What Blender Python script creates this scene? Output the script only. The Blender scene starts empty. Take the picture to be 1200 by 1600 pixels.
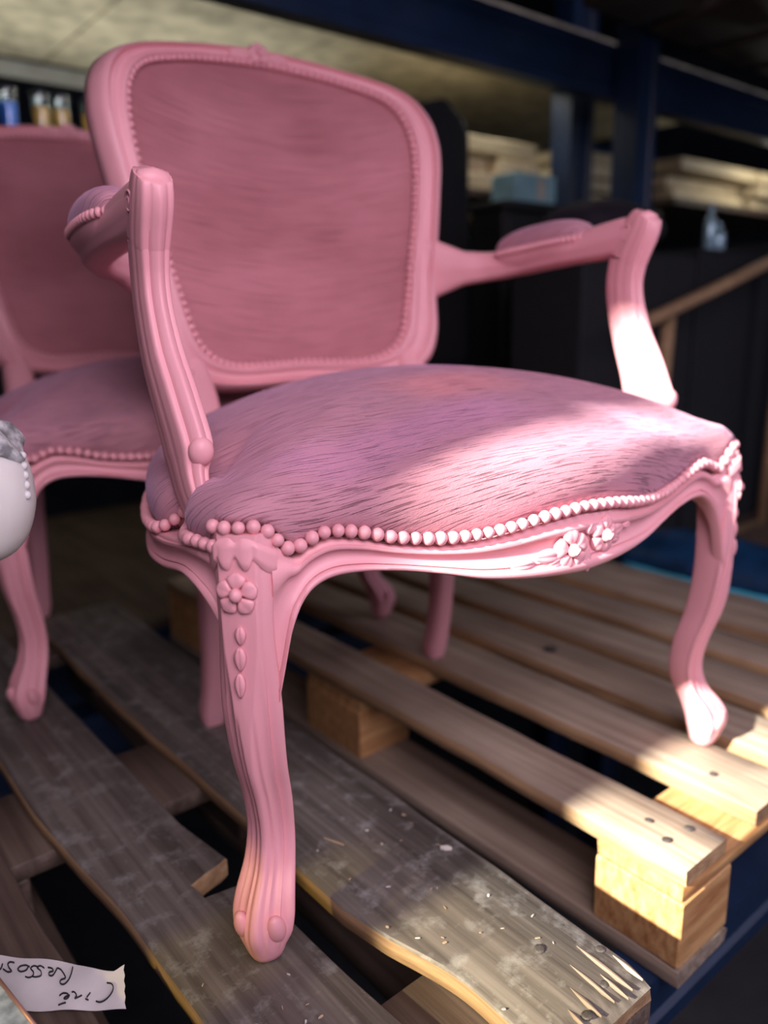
import bpy, bmesh, math, random
import numpy as np
from mathutils import Matrix, Vector
random.seed(7); rng = np.random.RandomState(11)
SC = bpy.context.scene
COL = SC.collection
PI = math.pi

# ------------------------------------------------------------------ camera
CAM = np.array([-0.52215, -0.75793, 0.53185]); F_PX = 1227.3
yaw, pitch, roll = map(math.radians, (-33.0907, -13.8068, -1.07))
FW = np.array([-math.sin(yaw) * math.cos(pitch), math.cos(yaw) * math.cos(pitch), math.sin(pitch)])
RT = np.array([math.cos(yaw), math.sin(yaw), 0.0]); UP = np.cross(RT, FW)
R2 = math.cos(roll) * RT + math.sin(roll) * UP; U2 = -math.sin(roll) * RT + math.cos(roll) * UP
cd = bpy.data.cameras.new('camera'); cam = bpy.data.objects.new('camera', cd); COL.objects.link(cam)
M = Matrix.Identity(4)
for i in range(3):
    M[i][0] = R2[i]; M[i][1] = U2[i]; M[i][2] = -FW[i]; M[i][3] = CAM[i]
cam.matrix_world = M
cd.sensor_fit = 'VERTICAL'; cd.sensor_height = 24.0; cd.lens = 24.0 * F_PX / 1600
cd.clip_start = 0.02; cd.clip_end = 60
cd.dof.use_dof = True; cd.dof.focus_distance = 0.64; cd.dof.aperture_fstop = cd.lens / 11.0
SC.camera = cam

# ------------------------------------------------------------------ light
ANG = math.radians(6.2)            # the pallets, the rack and the hall are turned by this against the chair
VV = np.array([math.cos(ANG), math.sin(ANG), 0]); UU = np.array([-math.sin(ANG), math.cos(ANG), 0])
def hall(v, u, z): return VV * v + UU * u + np.array([0, 0, z])
W = bpy.data.worlds.new('world'); SC.world = W; W.use_nodes = True
W.node_tree.nodes['Background'].inputs[0].default_value = (0.35, 0.45, 0.7, 1)
W.node_tree.nodes['Background'].inputs[1].default_value = 0.5
def lamp(name, kind, loc, aim, energy, color, **kw):
    l = bpy.data.lights.new(name, kind); l.energy = energy; l.color = color
    for k, v in kw.items(): setattr(l, k, v)
    o = bpy.data.objects.new(name, l); COL.objects.link(o); o.location = loc
    o.rotation_euler = (Vector(aim) - Vector(loc)).to_track_quat('-Z', 'Y').to_euler()
    return o
EL = math.radians(30)
sd = VV * math.cos(EL) - np.array([0, 0, math.sin(EL)])
lamp('sun', 'SUN', hall(-4, 0, 3), hall(-4, 0, 3) + sd, 21.0, (1.0, 0.94, 0.84), angle=math.radians(1.6))
lamp('open_gate_daylight', 'AREA', hall(-0.62, -1.32, 1.28), hall(0.05, 0, 0.35), 28.5, (0.99, 0.82, 0.99), shape='RECTANGLE', size=1.2, size_y=1.0)
lamp('side_daylight', 'AREA', hall(1.7, -1.7, 1.5), hall(0.3, 0.1, 0.3), 10.0, (1.0, 0.84, 1.0), shape='RECTANGLE', size=1.0, size_y=1.0)
lamp('deck_fill', 'AREA', hall(0.25, 1.75, 0.98), hall(0.25, 1.70, 1.42), 3.2, (1.0, 0.97, 0.86), shape='RECTANGLE', size=1.6, size_y=0.5, spread=math.radians(150))  # unseen fill, added to brighten the chipboard deck from below
lamp('tumbler_fill', 'AREA', hall(0.12, 1.05, 1.22), hall(0.12, 1.4, 1.0), 1.6, (1.0, 0.95, 0.85), shape='RECTANGLE', size=0.4, size_y=0.1)  # hidden fill light, added so the tumblers show up
lamp('lumber_fill', 'AREA', hall(1.42, 1.16, 1.29), hall(1.38, 1.27, 0.95), 1.8, (1.0, 0.95, 0.85), shape='RECTANGLE', size=0.5, size_y=0.1)  # hidden area light, added to lift the dim left lumber
lamp('rack_fill', 'POINT', hall(3.02, 0.93, 1.16), hall(2.5, 1, 0.95), 4.5, (1.0, 0.93, 0.80), shadow_soft_size=0.15)  # off-frame point light, added to brighten lumber and the overhead pallet
SC.view_settings.view_transform = 'Standard'; SC.view_settings.look = 'None'
SC.view_settings.gamma = 1.0; SC.view_settings.use_curve_mapping = False
SC.view_settings.exposure = 0.0

# ------------------------------------------------------------------ materials
def nodes(name):
    m = bpy.data.materials.new(name); m.use_nodes = True
    nt = m.node_tree; return m, nt, nt.nodes['Principled BSDF']
def N(nt, t, **kw):
    n = nt.nodes.new(t)
    for k, v in kw.items():
        if k in n.inputs: n.inputs[k].default_value = v
        else: setattr(n, k, v)
    return n
def coords(nt, scale=(1, 1, 1), kind='Object', loc=(0, 0, 0)):
    c = N(nt, 'ShaderNodeTexCoord'); m = N(nt, 'ShaderNodeMapping')
    m.inputs['Scale'].default_value = scale; m.inputs['Location'].default_value = loc
    nt.links.new(c.outputs[kind], m.inputs[0]); return m.outputs[0]
def ramp(nt, src, stops):
    r = N(nt, 'ShaderNodeValToRGB'); e = r.color_ramp.elements
    while len(e) < len(stops): e.new(0.5)
    for i, (p, c) in enumerate(stops):
        e[i].position = p; e[i].color = (*c, 1) if len(c) == 3 else c
    nt.links.new(src, r.inputs[0]); return r.outputs[0]
def mix(nt, a, b, fac, mode='MIX'):
    x = N(nt, 'ShaderNodeMix', data_type='RGBA', blend_type=mode)
    for s, i in ((fac, 0), (a, 6), (b, 7)):
        if isinstance(s, (int, float)): x.inputs[i].default_value = s
        elif isinstance(s, tuple): x.inputs[i].default_value = (*s, 1)
        else: nt.links.new(s, x.inputs[i])
    return x.outputs[2]
def bump(nt, b, h, strength, dist, prev=None):
    x = N(nt, 'ShaderNodeBump'); x.inputs['Strength'].default_value = strength; x.inputs['Distance'].default_value = dist
    nt.links.new(h, x.inputs['Height'])
    if prev: nt.links.new(prev, x.inputs['Normal'])
    nt.links.new(x.outputs[0], b.inputs['Normal']); return x.outputs[0]
def noise(nt, co, scale, detail=3, rough=0.5):
    n = N(nt, 'ShaderNodeTexNoise'); n.inputs['Scale'].default_value = scale
    n.inputs['Detail'].default_value = detail; n.inputs['Roughness'].default_value = rough
    nt.links.new(co, n.inputs['Vector']); return n.outputs['Fac']

def mat_paint():
    m, nt, b = nodes('pink_paint'); co = coords(nt)
    c = ramp(nt, noise(nt, co, 9, 4), [(0.3, (0.74, 0.335, 0.362)), (0.7, (0.81, 0.38, 0.412))])
    nt.links.new(c, b.inputs['Base Color']); b.inputs['Roughness'].default_value = 0.42
    b.inputs['Specular IOR Level'].default_value = 0.4
    p = bump(nt, b, noise(nt, coords(nt, (1, 1, 0.25)), 260, 3, 0.6), 0.18, 0.0006)
    bump(nt, b, noise(nt, co, 700, 2), 0.08, 0.0004, p)
    return m
def mat_fabric(name, ca, cb, fy, depth, sheen=0.5, fx=26, cut=0.8):
    m, nt, b = nodes(name)
    sx = N(nt, 'ShaderNodeSeparateXYZ'); nt.links.new(coords(nt), sx.inputs[0])
    ad = N(nt, 'ShaderNodeMath', operation='ADD'); nt.links.new(sx.outputs[1], ad.inputs[0]); nt.links.new(sx.outputs[2], ad.inputs[1])
    cb2 = N(nt, 'ShaderNodeCombineXYZ'); nt.links.new(sx.outputs[0], cb2.inputs[0]); nt.links.new(ad.outputs[0], cb2.inputs[1])
    def stretched(fx_, fy_):
        mp = N(nt, 'ShaderNodeMapping'); mp.inputs['Scale'].default_value = (fx_, fy_, 1); nt.links.new(cb2.outputs[0], mp.inputs[0]); return mp.outputs[0]
    rib = noise(nt, stretched(fx, fy), 1.0, 1, 0.5)
    rib2 = noise(nt, stretched(330, fy * 1.3), 1.0, 2, 0.5)
    fine = noise(nt, coords(nt), 900, 2, 0.6)
    patch = noise(nt, coords(nt, (6, 6, 9)), 1.0, 3, 0.5)
    base = mix(nt, ramp(nt, patch, [(0.35, ca), (0.65, cb)]), ramp(nt, rib, [(0.33, (0.42, 0.34, 0.36)), (0.42, (1, 1, 1))]), cut, 'MULTIPLY')
    nt.links.new(base, b.inputs['Base Color']); b.inputs['Roughness'].default_value = 0.85
    b.inputs['Sheen Weight'].default_value = sheen; b.inputs['Sheen Roughness'].default_value = 0.4
    b.inputs['Sheen Tint'].default_value = (1.0, 0.66, 0.95, 1)  # lilac cast of the light on the cloth, put into the sheen colour
    b.inputs['Specular IOR Level'].default_value = 0.25
    p = bump(nt, b, ramp(nt, rib, [(0.33, (0, 0, 0)), (0.45, (1, 1, 1))]), 0.8, depth)
    p = bump(nt, b, rib2, 0.5, depth * 0.45, p)
    bump(nt, b, fine, 0.5, depth * 0.35, p)
    return m
def mat_wood(name, dark, light, grain=(90, 2.2, 90), rough=0.65, dirt=None, bumpd=0.0012):
    # local x runs across the board, y along it
    m, nt, b = nodes(name)
    oi = N(nt, 'ShaderNodeObjectInfo')
    co = N(nt, 'ShaderNodeTexCoord'); mp = N(nt, 'ShaderNodeMapping'); mp.inputs['Scale'].default_value = grain
    add = N(nt, 'ShaderNodeVectorMath', operation='MULTIPLY_ADD')
    cmb = N(nt, 'ShaderNodeCombineXYZ')
    for i in range(3): nt.links.new(oi.outputs['Random'], cmb.inputs[i])
    nt.links.new(co.outputs['Object'], add.inputs[0]); add.inputs[1].default_value = (1, 1, 1); nt.links.new(cmb.outputs[0], add.inputs[2])
    nt.links.new(add.outputs[0], mp.inputs[0])
    g = noise(nt, mp.outputs[0], 1.0, 5, 0.6)
    big = noise(nt, add.outputs[0], 7, 3, 0.5)
    c = ramp(nt, g, [(0.33, dark), (0.66, light)])
    hue = N(nt, 'ShaderNodeHueSaturation'); mr = N(nt, 'ShaderNodeMapRange')
    mr.inputs[3].default_value = 0.8; mr.inputs[4].default_value = 1.15
    nt.links.new(oi.outputs['Random'], mr.inputs[0]); nt.links.new(mr.outputs[0], hue.inputs['Value'])
    c = mix(nt, c, ramp(nt, big, [(0.35, (0.72, 0.68, 0.66)), (0.65, (1.1, 1.08, 1.05))]), 0.7, 'MULTIPLY')
    nt.links.new(c, hue.inputs['Color']); c = hue.outputs[0]
    if dirt:
        c = mix(nt, c, dirt, ramp(nt, noise(nt, add.outputs[0], 34, 6, 0.7), [(0.52, (0, 0, 0)), (0.70, (0.6, 0.6, 0.6))]))
    nt.links.new(c, b.inputs['Base Color']); b.inputs['Roughness'].default_value = rough
    b.inputs['Specular IOR Level'].default_value = 0.35
    p = bump(nt, b, g, 0.7, bumpd)
    bump(nt, b, noise(nt, coords(nt), 240, 3), 0.25, bumpd * 0.5, p)
    return m
def mat_flat(name, col, rough=0.6, metal=0.0, var=0.15, sc=12, bmp=0.0):
    m, nt, b = nodes(name)
    n = noise(nt, coords(nt), sc, 4)
    lo = tuple(x * (1 - var) for x in col); hi = tuple(min(1, x * (1 + var)) for x in col)
    nt.links.new(ramp(nt, n, [(0.35, lo), (0.65, hi)]), b.inputs['Base Color'])
    b.inputs['Roughness'].default_value = rough; b.inputs['Metallic'].default_value = metal
    if bmp: bump(nt, b, n, 0.5, bmp)
    return m
def mat_glass(name, col, rough=0.05, trans=1.0):
    m, nt, b = nodes(name)
    n = noise(nt, coords(nt), 30, 2)
    nt.links.new(ramp(nt, n, [(0.3, tuple(x * 0.9 for x in col)), (0.7, col)]), b.inputs['Base Color'])
    b.inputs['Roughness'].default_value = rough; b.inputs['Transmission Weight'].default_value = trans
    return m
def mat_filter(name, col):
    m = bpy.data.materials.new(name); m.use_nodes = True; nt = m.node_tree; nt.nodes.clear()
    o = N(nt, 'ShaderNodeOutputMaterial'); t = N(nt, 'ShaderNodeBsdfTransparent'); g = N(nt, 'ShaderNodeBsdfGlossy'); mx = N(nt, 'ShaderNodeMixShader')
    n = noise(nt, coords(nt), 4, 2)
    nt.links.new(ramp(nt, n, [(0.3, tuple(c * 0.85 for c in col)), (0.7, col)]), t.inputs[0])
    g.inputs['Roughness'].default_value = 0.1; mx.inputs[0].default_value = 0.06
    nt.links.new(t.outputs[0], mx.inputs[1]); nt.links.new(g.outputs[0], mx.inputs[2]); nt.links.new(mx.outputs[0], o.inputs[0])
    return m
PINK = mat_paint()
SEATF = mat_fabric('rose_chenille', (0.42, 0.195, 0.225), (0.51, 0.24, 0.285), 620, 0.0017, 0.4)
BACKF = mat_fabric('rose_velvet', (0.40, 0.145, 0.160), (0.50, 0.195, 0.215), 520, 0.0005, 0.25, 10, 0.35)
WLIGHT = mat_wood('pale_pine', (0.22, 0.165, 0.118), (0.40, 0.33, 0.25))
WDARK = mat_wood('weathered_grey_pine', (0.068, 0.056, 0.047), (0.165, 0.145, 0.125), rough=0.5, dirt=(0.30, 0.30, 0.27))
WGREY = mat_wood('silvered_pine', (0.085, 0.076, 0.064), (0.225, 0.205, 0.175), rough=0.5, dirt=(0.36, 0.36, 0.33))
WBROWN = mat_wood('dark_pine', (0.06, 0.042, 0.030), (0.13, 0.098, 0.075), rough=0.6)
WEDGE = mat_wood('orange_pine', (0.36, 0.16, 0.055), (0.66, 0.40, 0.17), grain=(8, 120, 60))
LUMBER = mat_wood('stored_lumber', (0.52, 0.42, 0.25), (0.80, 0.69, 0.46))
NAIL = mat_flat('nail_steel', (0.075, 0.066, 0.060), 0.6, 0.3, 0.3, 300)
WRAW = mat_wood('raw_board_edge', (0.27, 0.16, 0.08), (0.48, 0.32, 0.17), grain=(60, 3, 120))
BLUE = mat_flat('blue_rack_paint', (0.006, 0.020, 0.055), 0.45, 0, 0.25, 8)
CONC = mat_flat('dark_concrete', (0.06, 0.06, 0.06), 0.9, 0, 0.3, 4)
WALLM = mat_flat('dark_sheet_wall', (0.03, 0.033, 0.04), 0.8, 0, 0.3, 3)
BLACKF = mat_flat('black_fabric', (0.0045, 0.005, 0.0065), 0.9, 0, 0.3, 60, 0.002)
BLACKP = mat_flat('black_plastic', (0.004, 0.004, 0.005), 0.6, 0, 0.2, 20)
PURPLE = mat_flat('aubergine_cloth', (0.012, 0.006, 0.014), 0.9, 0, 0.3, 30, 0.002)

# ------------------------------------------------------------------ mesh helpers
def link(name, me, parent=None):
    o = bpy.data.objects.new(name, me); COL.objects.link(o)
    if parent: o.parent = parent
    return o
def mesh_from(name, V, Fc, mat, smooth=True, recalc=True, autosmooth=None):
    me = bpy.data.meshes.new(name)
    me.from_pydata([tuple(map(float, v)) for v in V], [], [tuple(map(int, f)) for f in Fc])
    if recalc:
        bm = bmesh.new(); bm.from_mesh(me); bmesh.ops.recalc_face_normals(bm, faces=bm.faces[:]); bm.to_mesh(me); bm.free()
    me.materials.append(mat)
    me.polygons.foreach_set('use_smooth', [smooth] * len(me.polygons))
    if autosmooth is not None: me.set_sharp_from_angle(angle=math.radians(autosmooth))
    me.update(); return me
def obj(name, VF, mat, parent=None, smooth=True, autosmooth=None):
    return link(name, mesh_from(name, VF[0], VF[1], mat, smooth, True, autosmooth), parent)
class MB:
    def __init__(s): s.V = []; s.F = []
    def add(s, VF):
        n = len(s.V); s.V += [tuple(v) for v in VF[0]]; s.F += [tuple(i + n for i in f) for f in VF[1]]; return s
    def get(s): return s.V, s.F
def loft(rings, cap=True, closed=True, endless=False):
    n = len(rings[0]); V = [p for r in rings for p in r]; Fc = []
    m = len(rings)
    for i in range(m if endless else m - 1):
        a, b = i * n, ((i + 1) % m) * n
        for k in range(n if closed else n - 1):
            k2 = (k + 1) % n; Fc.append((a + k, a + k2, b + k2, b + k))
    if cap and not endless:
        Fc.append(tuple(range(n))); Fc.append(tuple((m - 1) * n + k for k in range(n)))
    return V, Fc
def spline(P, n, closed=False):
    P = np.asarray(P, float); m = len(P); out = []
    segs = m if closed else m - 1
    for j in range(n if closed else n):
        t = j / (n if closed else n - 1) * segs; i = min(int(t), segs - 1); f = t - i
        g = lambda k: P[k % m] if closed else P[min(max(k, 0), m - 1)]
        p0, p1, p2, p3 = g(i - 1), g(i), g(i + 1), g(i + 2)
        out.append(0.5 * (2 * p1 + (p2 - p0) * f + (2 * p0 - 5 * p1 + 4 * p2 - p3) * f * f + (3 * p1 - p0 - 3 * p2 + p3) * f ** 3))
    return np.array(out)
def lerp_tab(tab):
    a = np.array(tab, float)
    def f(x):
        # smooth monotone-ish interpolation through the table
        x = min(max(x, a[0, 0]), a[-1, 0]); i = min(max(int(np.searchsorted(a[:, 0], x)) - 1, 0), len(a) - 2)
        h = a[i + 1, 0] - a[i, 0]; t = (x - a[i, 0]) / h
        def slope(k):
            if k == 0: return (a[1, 1] - a[0, 1]) / (a[1, 0] - a[0, 0])
            if k == len(a) - 1: return (a[-1, 1] - a[-2, 1]) / (a[-1, 0] - a[-2, 0])
            return (a[k + 1, 1] - a[k - 1, 1]) / (a[k + 1, 0] - a[k - 1, 0])
        m0, m1 = slope(i) * h, slope(i + 1) * h
        return (2 * t**3 - 3 * t * t + 1) * a[i, 1] + (t**3 - 2 * t * t + t) * m0 + (3 * t * t - 2 * t**3) * a[i + 1, 1] + (t**3 - t * t) * m1
    return f
def sstep(a, b, x): t = min(max((x - a) / (b - a), 0), 1); return t * t * (3 - 2 * t)
def unit(v): v = np.asarray(v, float); return v / np.linalg.norm(v)
def sweep(path, radii, n=24, side=(1, 0, 0), power=2.0, relief=None, cap=True):
    """radii: list of (half width along side, half width along the other axis)"""
    P = np.asarray(path, float); rings = []
    for i, p in enumerate(P):
        T = unit(P[min(i + 1, len(P) - 1)] - P[max(i - 1, 0)])
        S = unit(np.asarray(side, float) - T * np.dot(side, T)); B = np.cross(T, S)
        a, b = radii[i]; ring = []
        for k in range(n):
            th = 2 * PI * k / n; c, s = math.cos(th), math.sin(th)
            q = (abs(c) ** power + abs(s) ** power) ** (-1 / power)
            r = 1.0 + (relief(th, i / (len(P) - 1)) if relief else 0)
            ring.append(p + S * a * c * q * r + B * b * s * q * r)
        rings.append(ring)
    return loft(rings, cap)
def ellipsoid(c, ax, rad, nu=10, nv=7):
    ax = [np.asarray(a, float) for a in ax]; rings = []
    for i in range(1, nv):
        ph = PI * i / nv; rings.append([np.asarray(c) + ax[0] * rad[0] * math.sin(ph) * math.cos(2 * PI * k / nu) + ax[1] * rad[1] * math.sin(ph) * math.sin(2 * PI * k / nu) + ax[2] * rad[2] * math.cos(ph) for k in range(nu)])
    V, Fc = loft(rings, cap=False); t = len(V)
    V = list(V) + [np.asarray(c) + ax[2] * rad[2], np.asarray(c) - ax[2] * rad[2]]
    for k in range(nu):
        Fc.append((t, k, (k + 1) % nu)); Fc.append((t + 1, (nv - 2) * nu + (k + 1) % nu, (nv - 2) * nu + k))
    return V, Fc
def petal(c, e1, e2, nrm, ang, L, Wd, H, tip=0.5, ribs=0.12, start=0.15):
    """a carved petal or leaf lying in the plane e1/e2, starting at c and pointing towards ang"""
    d = math.cos(ang) * e1 + math.sin(ang) * e2; s = -math.sin(ang) * e1 + math.cos(ang) * e2
    rings = []; n = 12
    for i in range(9):
        t = i / 8; w = Wd * (math.sin(PI * min(max(t, 0.02), 0.985) ** tip)) ** 0.62 * 0.5 + 1e-4
        h = H * (0.45 + 0.55 * math.sin(PI * min(t * 0.85 + 0.12, 1)))
        ring = []
        for k in range(n):
            a = PI * k / (n - 1); x = math.cos(a)
            y = math.sin(a) ** 0.6 * h * (1 + ribs * math.cos(4 * PI * x) - 0.22 * (1 - abs(x)) ** 2)
            ring.append(c + d * (start * L + t * L) + s * (w * x) + nrm * (y - 0.0015))
        rings.append(ring)
    return loft(rings)
def thing(name, label, cat, loc=(0, 0, 0), rotz=0, group=None):
    o = bpy.data.objects.new(name, None); COL.objects.link(o); o.empty_display_size = 0.05
    o.location = loc; o.rotation_euler = (0, 0, rotz); tag(o, label, cat, group); return o
def tag(o, label, cat, group=None):
    o['label'] = label; o['category'] = cat
    if group: o['group'] = group
    return o
def struct(o): o['kind'] = 'structure'; return o
def copy_tree(o, parent=None):
    c = o.copy(); COL.objects.link(c)
    if parent: c.parent = parent
    for ch in list(o.children): copy_tree(ch, c)
    return c
def box(x0, x1, y0, y1, z0, z1, bev=0.0):
    if bev <= 0:
        V = [(x, y, z) for z in (z0, z1) for y in (y0, y1) for x in (x0, x1)]
        return V, [(0, 2, 3, 1), (4, 5, 7, 6), (0, 1, 5, 4), (2, 6, 7, 3), (0, 4, 6, 2), (1, 3, 7, 5)]
    rings = []
    for y, k in ((y0, bev), (y0 + bev, 0), (y1 - bev, 0), (y1, bev)):
        a, b, c, d = x0 + k, x1 - k, z0 + k, z1 - k
        rings.append([(a, y, c + bev), (a + bev, y, c), (b - bev, y, c), (b, y, c + bev), (b, y, d - bev), (b - bev, y, d), (a + bev, y, d), (a, y, d - bev)])
    return loft(rings)

# ------------------------------------------------------------------ hall and rack (coordinates v, u, z turned by ANG)
def hroot(o): o.rotation_euler = (0, 0, ANG); return o
struct(hroot(obj('floor', box(-4, 9, -5, 9, -1.62, -1.55), CONC, smooth=False)))
struct(hroot(obj('ceiling', box(-4, 9, -5, 9, 3.6, 3.7), WALLM, smooth=False)))
struct(hroot(obj('wall_back', box(-4, 9, 8.0, 8.1, -1.55, 3.6), WALLM, smooth=False)))
struct(hroot(obj('wall_right', box(8.9, 9, -5, 8, -1.55, 3.6), WALLM, smooth=False)))
# unseen sun blocker, added: panels whose openings shape the sun patches (v = -1.25)
WV0, WV1 = -1.31, -1.25
wl = MB()
def blocker_panel(u0, u1, z0, z1): wl.add(box(WV0, WV1, u0, u1, z0, z1))
blocker_panel(-5, 8, -1.55, 0.32); blocker_panel(-5, 8, 1.44, 3.6); blocker_panel(-5, -1.0, 0.32, 1.44); blocker_panel(0.16, 8, 0.32, 1.44)
blocker_panel(-1.0, -0.235, 0.32, 0.55)
blocker_panel(-0.235, -0.212, 0.32, 1.20)
blocker_panel(-0.115, 0.16, 0.32, 1.130); blocker_panel(-0.085, 0.16, 1.130, 1.205)
blocker_panel(-0.212, -0.115, 0.66, 0.98); blocker_panel(-0.160, -0.115, 0.98, 1.130)
blocker_panel(-0.160, -0.155, 1.130, 1.245)
blocker_panel(-0.212, -0.160, 1.195, 1.205); blocker_panel(-0.212, -0.160, 1.205, 1.30); blocker_panel(-0.160, -0.130, 1.245, 1.30); blocker_panel(-0.085, -0.047, 1.205, 1.30); blocker_panel(-0.085, 0.16, 1.30, 1.44); blocker_panel(-0.130, -0.085, 1.245, 1.30)
struct(hroot(obj('sun_blocker', wl.get(), WALLM, smooth=False)))
FILTER_Y = mat_filter('yellow_filter', (0.27, 0.25, 0.12)); FILTER_L = mat_filter('lilac_filter', (0.17, 0.10, 0.30)); FILTER_O = mat_filter('grey_filter', (0.80, 0.77, 0.68))  # unseen filters, added to tint and dim the sun patches
w1 = struct(hroot(obj('sun_filter_1', box(-1.285, -1.28, -0.212, -0.115, 0.32, 0.66), FILTER_Y, smooth=False)))
w2 = struct(hroot(obj('sun_filter_2', box(-1.285, -1.28, -0.212, -0.160, 0.98, 1.195), FILTER_L, smooth=False)))
w4 = struct(hroot(obj('sun_filter_4', box(-1.285, -1.28, -0.155, -0.085, 1.130, 1.245), mat_filter('orange_filter', (0.34, 0.19, 0.06)), smooth=False)))
w5 = struct(hroot(obj('sun_filter_5', box(-1.285, -1.28, -0.047, 0.16, 1.205, 1.30), FILTER_L, smooth=False)))
w3 = struct(hroot(obj('sun_filter_3', box(-1.285, -1.28, -1.0, -0.235, 0.55, 0.668), FILTER_O, smooth=False)))

# ------------------------------------------------------------------ the armchair
BX, BY = 0.3015, -0.222
def rail_front_y(x, extra=0.0):
    return -0.232 - (0.05) * math.cos(PI / 2 * min(abs(x) / 0.285, 1)) ** 2 - extra
bead_z = lerp_tab([(0, .361), (.04, .358), (.08, .352), (.115, .349), (.147, .350), (.18, .355), (.206, .362), (.233, .366), (.252, .361), (.264, .356), (.274, .364), (.288, .377), (.31, .378)])
rail_bot = lerp_tab([(0, .303), (.05, .306), (.1, .312), (.14, .322), (.18, .330), (.22, .333), (.243, .329), (.260, .316), (.272, .292), (.280, .262), (.284, .246), (.2865, .236)])
def leg_section(z, n=88):
    s = leg_s(z); h = leg_h(z)
    tr = 1.0 - 0.52 * sstep(0.17, 0.31, z); pw = 1.18 + 0.6 * (1 - sstep(0.01, 0.05, z))
    wl_ = 1 - sstep(0.20, 0.27, z); foot = sstep(0.014, 0.034, z) * (1 - .75 * sstep(.22, .30, z))
    pts = []
    for k in range(n):
        th = 2 * PI * k / n; c, t = math.cos(th), math.sin(th)
        r = (abs(c) ** pw + abs(t) ** pw) ** (-1 / pw)
        d, tt = c * r, t * r
        q = abs(th if th <= PI else 2 * PI - th) / (PI / 2)
        rel = 0.0
        if q < 1.12:
            rel += 0.0030 * math.exp(-((q - 0.93) / 0.10) ** 2) - 0.0022 * math.exp(-((q - 0.74) / 0.05) ** 2) + 0.0014 * math.exp(-((q - 0.63) / 0.05) ** 2) - 0.0012 * math.exp(-((q - 0.45) / 0.14) ** 2)
            rel += wl_ * (0.0022 * math.exp(-(q / 0.10) ** 2) - 0.0014 * math.exp(-((q - 0.2) / 0.05) ** 2) + 0.0010 * math.exp(-((q - 0.3) / 0.05) ** 2))
        rel *= foot * min(1.0, h / 0.02)
        d2, t2 = d * h, tt * h
        L = math.hypot(d2, t2) + 1e-9; d2 += d2 / L * rel; t2 += t2 / L * rel
        if d2 > tr * h: d2 = tr * h + (d2 - tr * h) * 0.08
        t2 *= 1 - .22 * sstep(.225, .32, z)
        pts.append((s + d2, t2))
    return pts
leg_s = lerp_tab([(0, .001), (.02, .003), (.04, .003), (.058, -.004), (.08, -.019), (.106, -.026), (.14, -.022), (.18, -.010), (.22, -.003), (.26, .000), (.30, .001), (.34, -.001), (.378, -.004)])
leg_h = lerp_tab([(0, .0090), (.004, .0140), (.014, .0180), (.030, .0232), (.044, .0255), (.058, .0245), (.08, .021), (.11, .0195), (.15, .0205), (.2, .0225), (.24, .0240), (.27, .0258), (.30, .0275), (.33, .029), (.378, .0305)])
def leg_frame(sx):
    D = np.array([sx * math.sqrt(.5), -math.sqrt(.5), 0]); T = np.array([math.sqrt(.5), sx * math.sqrt(.5), 0])   # D: corner direction; T: across it
    return np.array([sx * BX, BY, 0.0]), D, T
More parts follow.
